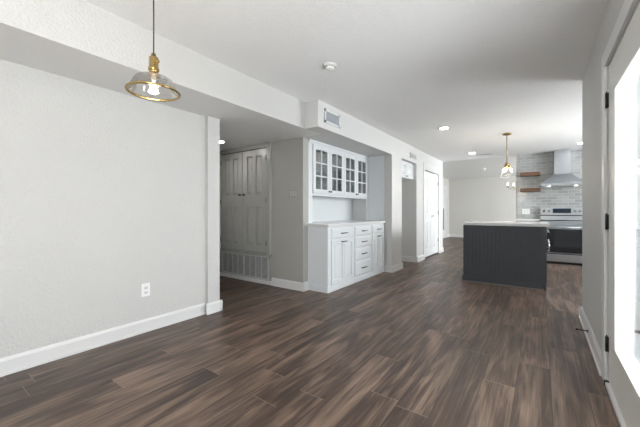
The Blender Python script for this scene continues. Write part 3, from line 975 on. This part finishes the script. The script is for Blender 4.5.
# ---------------------------------------------------------------- recessed ceiling lights
def downlight(loc, label, power=9, group='recessed ceiling lights'):
    t = thing('recessed_light', loc, label, 'ceiling light', group)
    m = MB(); m.lathe([(0.062, -0.004), (0.085, -0.006), (0.092, 0.0), (0.062, 0.0), (0.062, -0.004)], loc, 'Z', 32, True, False); m.build('trim_ring', WHITE, t)
    m = MB(); m.lathe([(0.0, -0.0035), (0.062, -0.0035)], loc, 'Z', 32); m.build('lens', CANLENS, t)
    l = bpy.data.lights.new('recessed_light_beam', 'SPOT')
    l.energy = power; l.spot_size = 2.5; l.spot_blend = 0.8; l.shadow_soft_size = 0.06; l.color = (1, 0.93, 0.84)
    lo = bpy.data.objects.new('recessed_light_beam', l); COL.objects.link(lo); lo.parent = t; lo.location = (0, 0, -0.02)
    return t


downlight((-1.275, 5.24, ZC), 'recessed ceiling light nearest the viewer, before the island pendant')
downlight((-1.30, 7.87, ZC), 'recessed ceiling light beside the thin ceiling slot, beyond the island')
downlight((0.66, 7.97, ZC), 'recessed light added for the bright ceiling patch near the range hood at the right', 10)  # added lamp, stands in for a ceiling patch brightened by window light
downlight((-3.83, 2.84, ZL), 'recessed ceiling light in the hall in front of the closet doors', 2.5)

# ceiling slot diffuser
s = thing('ceiling_vent', (-1.12, 8.2, ZC), 'thin grey slot vent in the ceiling beyond the island', 'air vent')
m = MB(); m.box(-1.24, -0.92, 8.19, 8.25, ZC - .008, ZC, 0.002); m.build('vent_frame', GRILLE, s)
m = MB(); m.box(-1.22, -0.94, 8.21, 8.23, ZC - .010, ZC - .008); m.build('vent_slot', DUCT, s)

# smoke detectors
def detector(loc, label, k=1.0):
    s = thing('smoke_detector', loc, label, 'smoke detector')
    m = MB(); m.lathe([(0.062 * k, 0), (0.062 * k, -0.012), (0.055 * k, -0.014)], loc, 'Z', 32); m.build('mounting_ring', PLASTIC, s)
    m = MB(); m.lathe([(0.046 * k, -0.014), (0.048 * k, -0.018), (0.046 * k, -0.034), (0.034 * k, -0.042), (0.0, -0.044)], loc, 'Z', 32); b = m.build('sensor_cap', PLASTIC, s)
    m = MB()
    for q in range(16):
        t = 2 * math.pi * q / 16
        x, y = loc[0] + .0478 * k * math.cos(t), loc[1] + .0478 * k * math.sin(t)
        m.box(x - .003, x + .003, y - .003, y + .003, loc[2] - .028, loc[2] - .021)
    m.build('sensor_slot', SLOT, b)


detector((-1.577, 2.37, ZC), 'white round smoke detector on the ceiling near the soffit vent', 0.95)
detector((-1.494, 11.08, ZC + .004), 'white smoke detector on the far dining ceiling', 1.2)

# ---------------------------------------------------------------- pendant light in the foreground
PX, PY, PZ = -1.750, 0.865, 1.760
c = thing('pendant_light', (PX, PY, ZC), 'clear glass dome pendant with brass rim hanging on a black cord', 'pendant light')
m = MB(); m.lathe([(0.06, 0), (0.06, -0.012), (0.05, -0.025), (0.008, -0.03)], (PX, PY, ZC), 'Z', 32); m.build('ceiling_canopy', BRASS, c)
m = MB(); m.tube([(PX, PY, ZC - .028), (PX, PY, PZ + .20)], 0.0035, 8); m.build('cord', CORD, c)
m = MB()
m.lathe([(0.006, .215), (0.012, .212), (0.013, .195), (0.022, .192), (0.024, .186), (0.024, .135), (0.028, .132), (0.028, .118), (0.022, .114),
         (0.024, .100), (0.036, .096), (0.038, .088), (0.0, .088)], (PX, PY, PZ), 'Z', 28)
sk = m.build('brass_socket', BRASS, c)
m = MB(); m.tube([(PX + .024, PY + .002, PZ + .16), (PX + .045, PY + .004, PZ + .16)], [.006, .008], 10)
m.box(PX + .026, PX + .031, PY - .006, PY + .010, PZ + .115, PZ + .185); m.build('turn_switch', BRASS, sk)
m = MB()
prof = [(0.030, .082), (0.055, .080), (0.082, .077), (0.094, .070), (0.101, .058), (0.108, .040), (0.120, .018), (0.130, 0.0)]
m.lathe(prof, (PX, PY, PZ), 'Z', 64, True, False)
m.build('glass_shade', SHADE, c)
m = MB(); m.ring((PX, PY, PZ), 0.131, 0.0066, 72, 10); m.build('brass_rim', BRASS, c)
m = MB(); m.lathe([(0.012, .088), (0.012, .062), (0.010, .058)], (PX, PY, PZ + .005), 'Z', 20); m.build('bulb_neck', GRILLE, c)
m = MB(); m.lathe([(0.009, .060), (0.015, .050), (0.0175, .040), (0.016, .029), (0.009, .021), (0.0, .019)], (PX, PY, PZ - .006), 'Z', 24); m.build('bulb', BULB, c)
l = bpy.data.lights.new('pendant_glow', 'POINT'); l.energy = 2.0; l.color = (1, .82, .6); l.shadow_soft_size = .03
lo = bpy.data.objects.new('pendant_glow', l); COL.objects.link(lo); lo.parent = c; lo.location = (0, 0, PZ - ZC - .03)

# ---------------------------------------------------------------- island pendant
QX, QY = -0.482, 6.25
c = thing('island_pendant', (QX, QY, ZC), 'brass rod pendant with glowing bulbs in clear glass over the island', 'pendant light')
m = MB(); m.lathe([(0.072, 0), (0.072, -0.010), (0.062, -0.022), (0.010, -0.026)], (QX, QY, ZC), 'Z', 32); m.build('ceiling_canopy', BRASS, c)
m = MB(); m.tube([(QX, QY, ZC - .02), (QX, QY, 1.92)], 0.0065, 10); m.build('rod', BRASS, c)
m = MB(); m.lathe([(0.008, .02), (0.03, .01), (0.036, -.01), (0.03, -.03), (0.0, -.032)], (QX, QY, 1.915), 'Z', 24); m.build('hub', BRASS, c)
for k in range(3):
    t = 2 * math.pi * k / 3 + .35
    dx, dy = math.cos(t), math.sin(t)
    p0 = Vector((QX + dx * .02, QY + dy * .02, 1.905)); dv = Vector((dx * .42, dy * .42, -.90))
    m = MB(); m.tube([p0, p0 + dv * .012, p0 + dv * .014, p0 + dv * .065], [.010, .010, .017, .019], 14); sk = m.build('brass_socket', BRASS, c)
    m = MB(); m.tube([p0 + dv * q for q in (.065, .08, .10, .125, .14, .148)], [.009, .014, .018, .016, .010, .003], 16); m.build('bulb', BULB, sk)
m = MB(); m.lathe([(0.03, 1.93), (0.045, 1.92), (0.075, 1.86), (0.105, 1.77), (0.118, 1.69)], (QX, QY, 0), 'Z', 48, True, False)
m.build('glass_shade', SHADE2, c)
l = bpy.data.lights.new('island_glow', 'POINT'); l.energy = 6; l.color = (1, .82, .6); l.shadow_soft_size = .06
lo = bpy.data.objects.new('island_glow', l); COL.objects.link(lo); lo.parent = c; lo.location = (0, 0, 1.66 - ZC)

# ---------------------------------------------------------------- dining chandelier
DX, DY, DZ = -0.42, 11.2, 1.83
c = thing('dining_chandelier', (DX, DY, ZC + .004), 'brass chandelier with candle bulbs in the far dining area, behind the tile wall', 'chandelier')
m = MB(); m.lathe([(0.065, 0), (0.065, -.012), (0.01, -.03)], (DX, DY, ZC + .004), 'Z', 24); m.build('ceiling_canopy', BRASS, c)
m = MB(); m.tube([(DX, DY, ZC - .02), (DX, DY, DZ)], .007, 8); m.lathe([(0.0, -.05), (.03, -.03), (.035, 0), (.02, .04), (.0, .06)], (DX, DY, DZ), 'Z', 20); m.build('stem', BRASS, c)
for k in range(6):
    t = 2 * math.pi * k / 6 + math.radians(12)
    pts = []
    for q in range(7):
        s_ = q / 6
        pts.append((DX + math.cos(t) * .42 * s_, DY + math.sin(t) * .42 * s_, DZ - .07 * math.sin(math.pi * s_) + .0 * s_))
    ex, ey, ez = pts[-1]
    m = MB(); m.tube(pts, .006, 8); m.lathe([(.0, -.008), (.024, 0), (.026, .008), (.012, .012), (.012, .06), (0, .06)], (ex, ey, ez), 'Z', 16); ar = m.build('arm', BRASS, c)
    m = MB(); m.lathe([(.010, .06), (.022, .085), (.024, .10), (.014, .135), (0, .155)], (ex, ey, ez), 'Z', 16); m.build('bulb', BULB, ar)
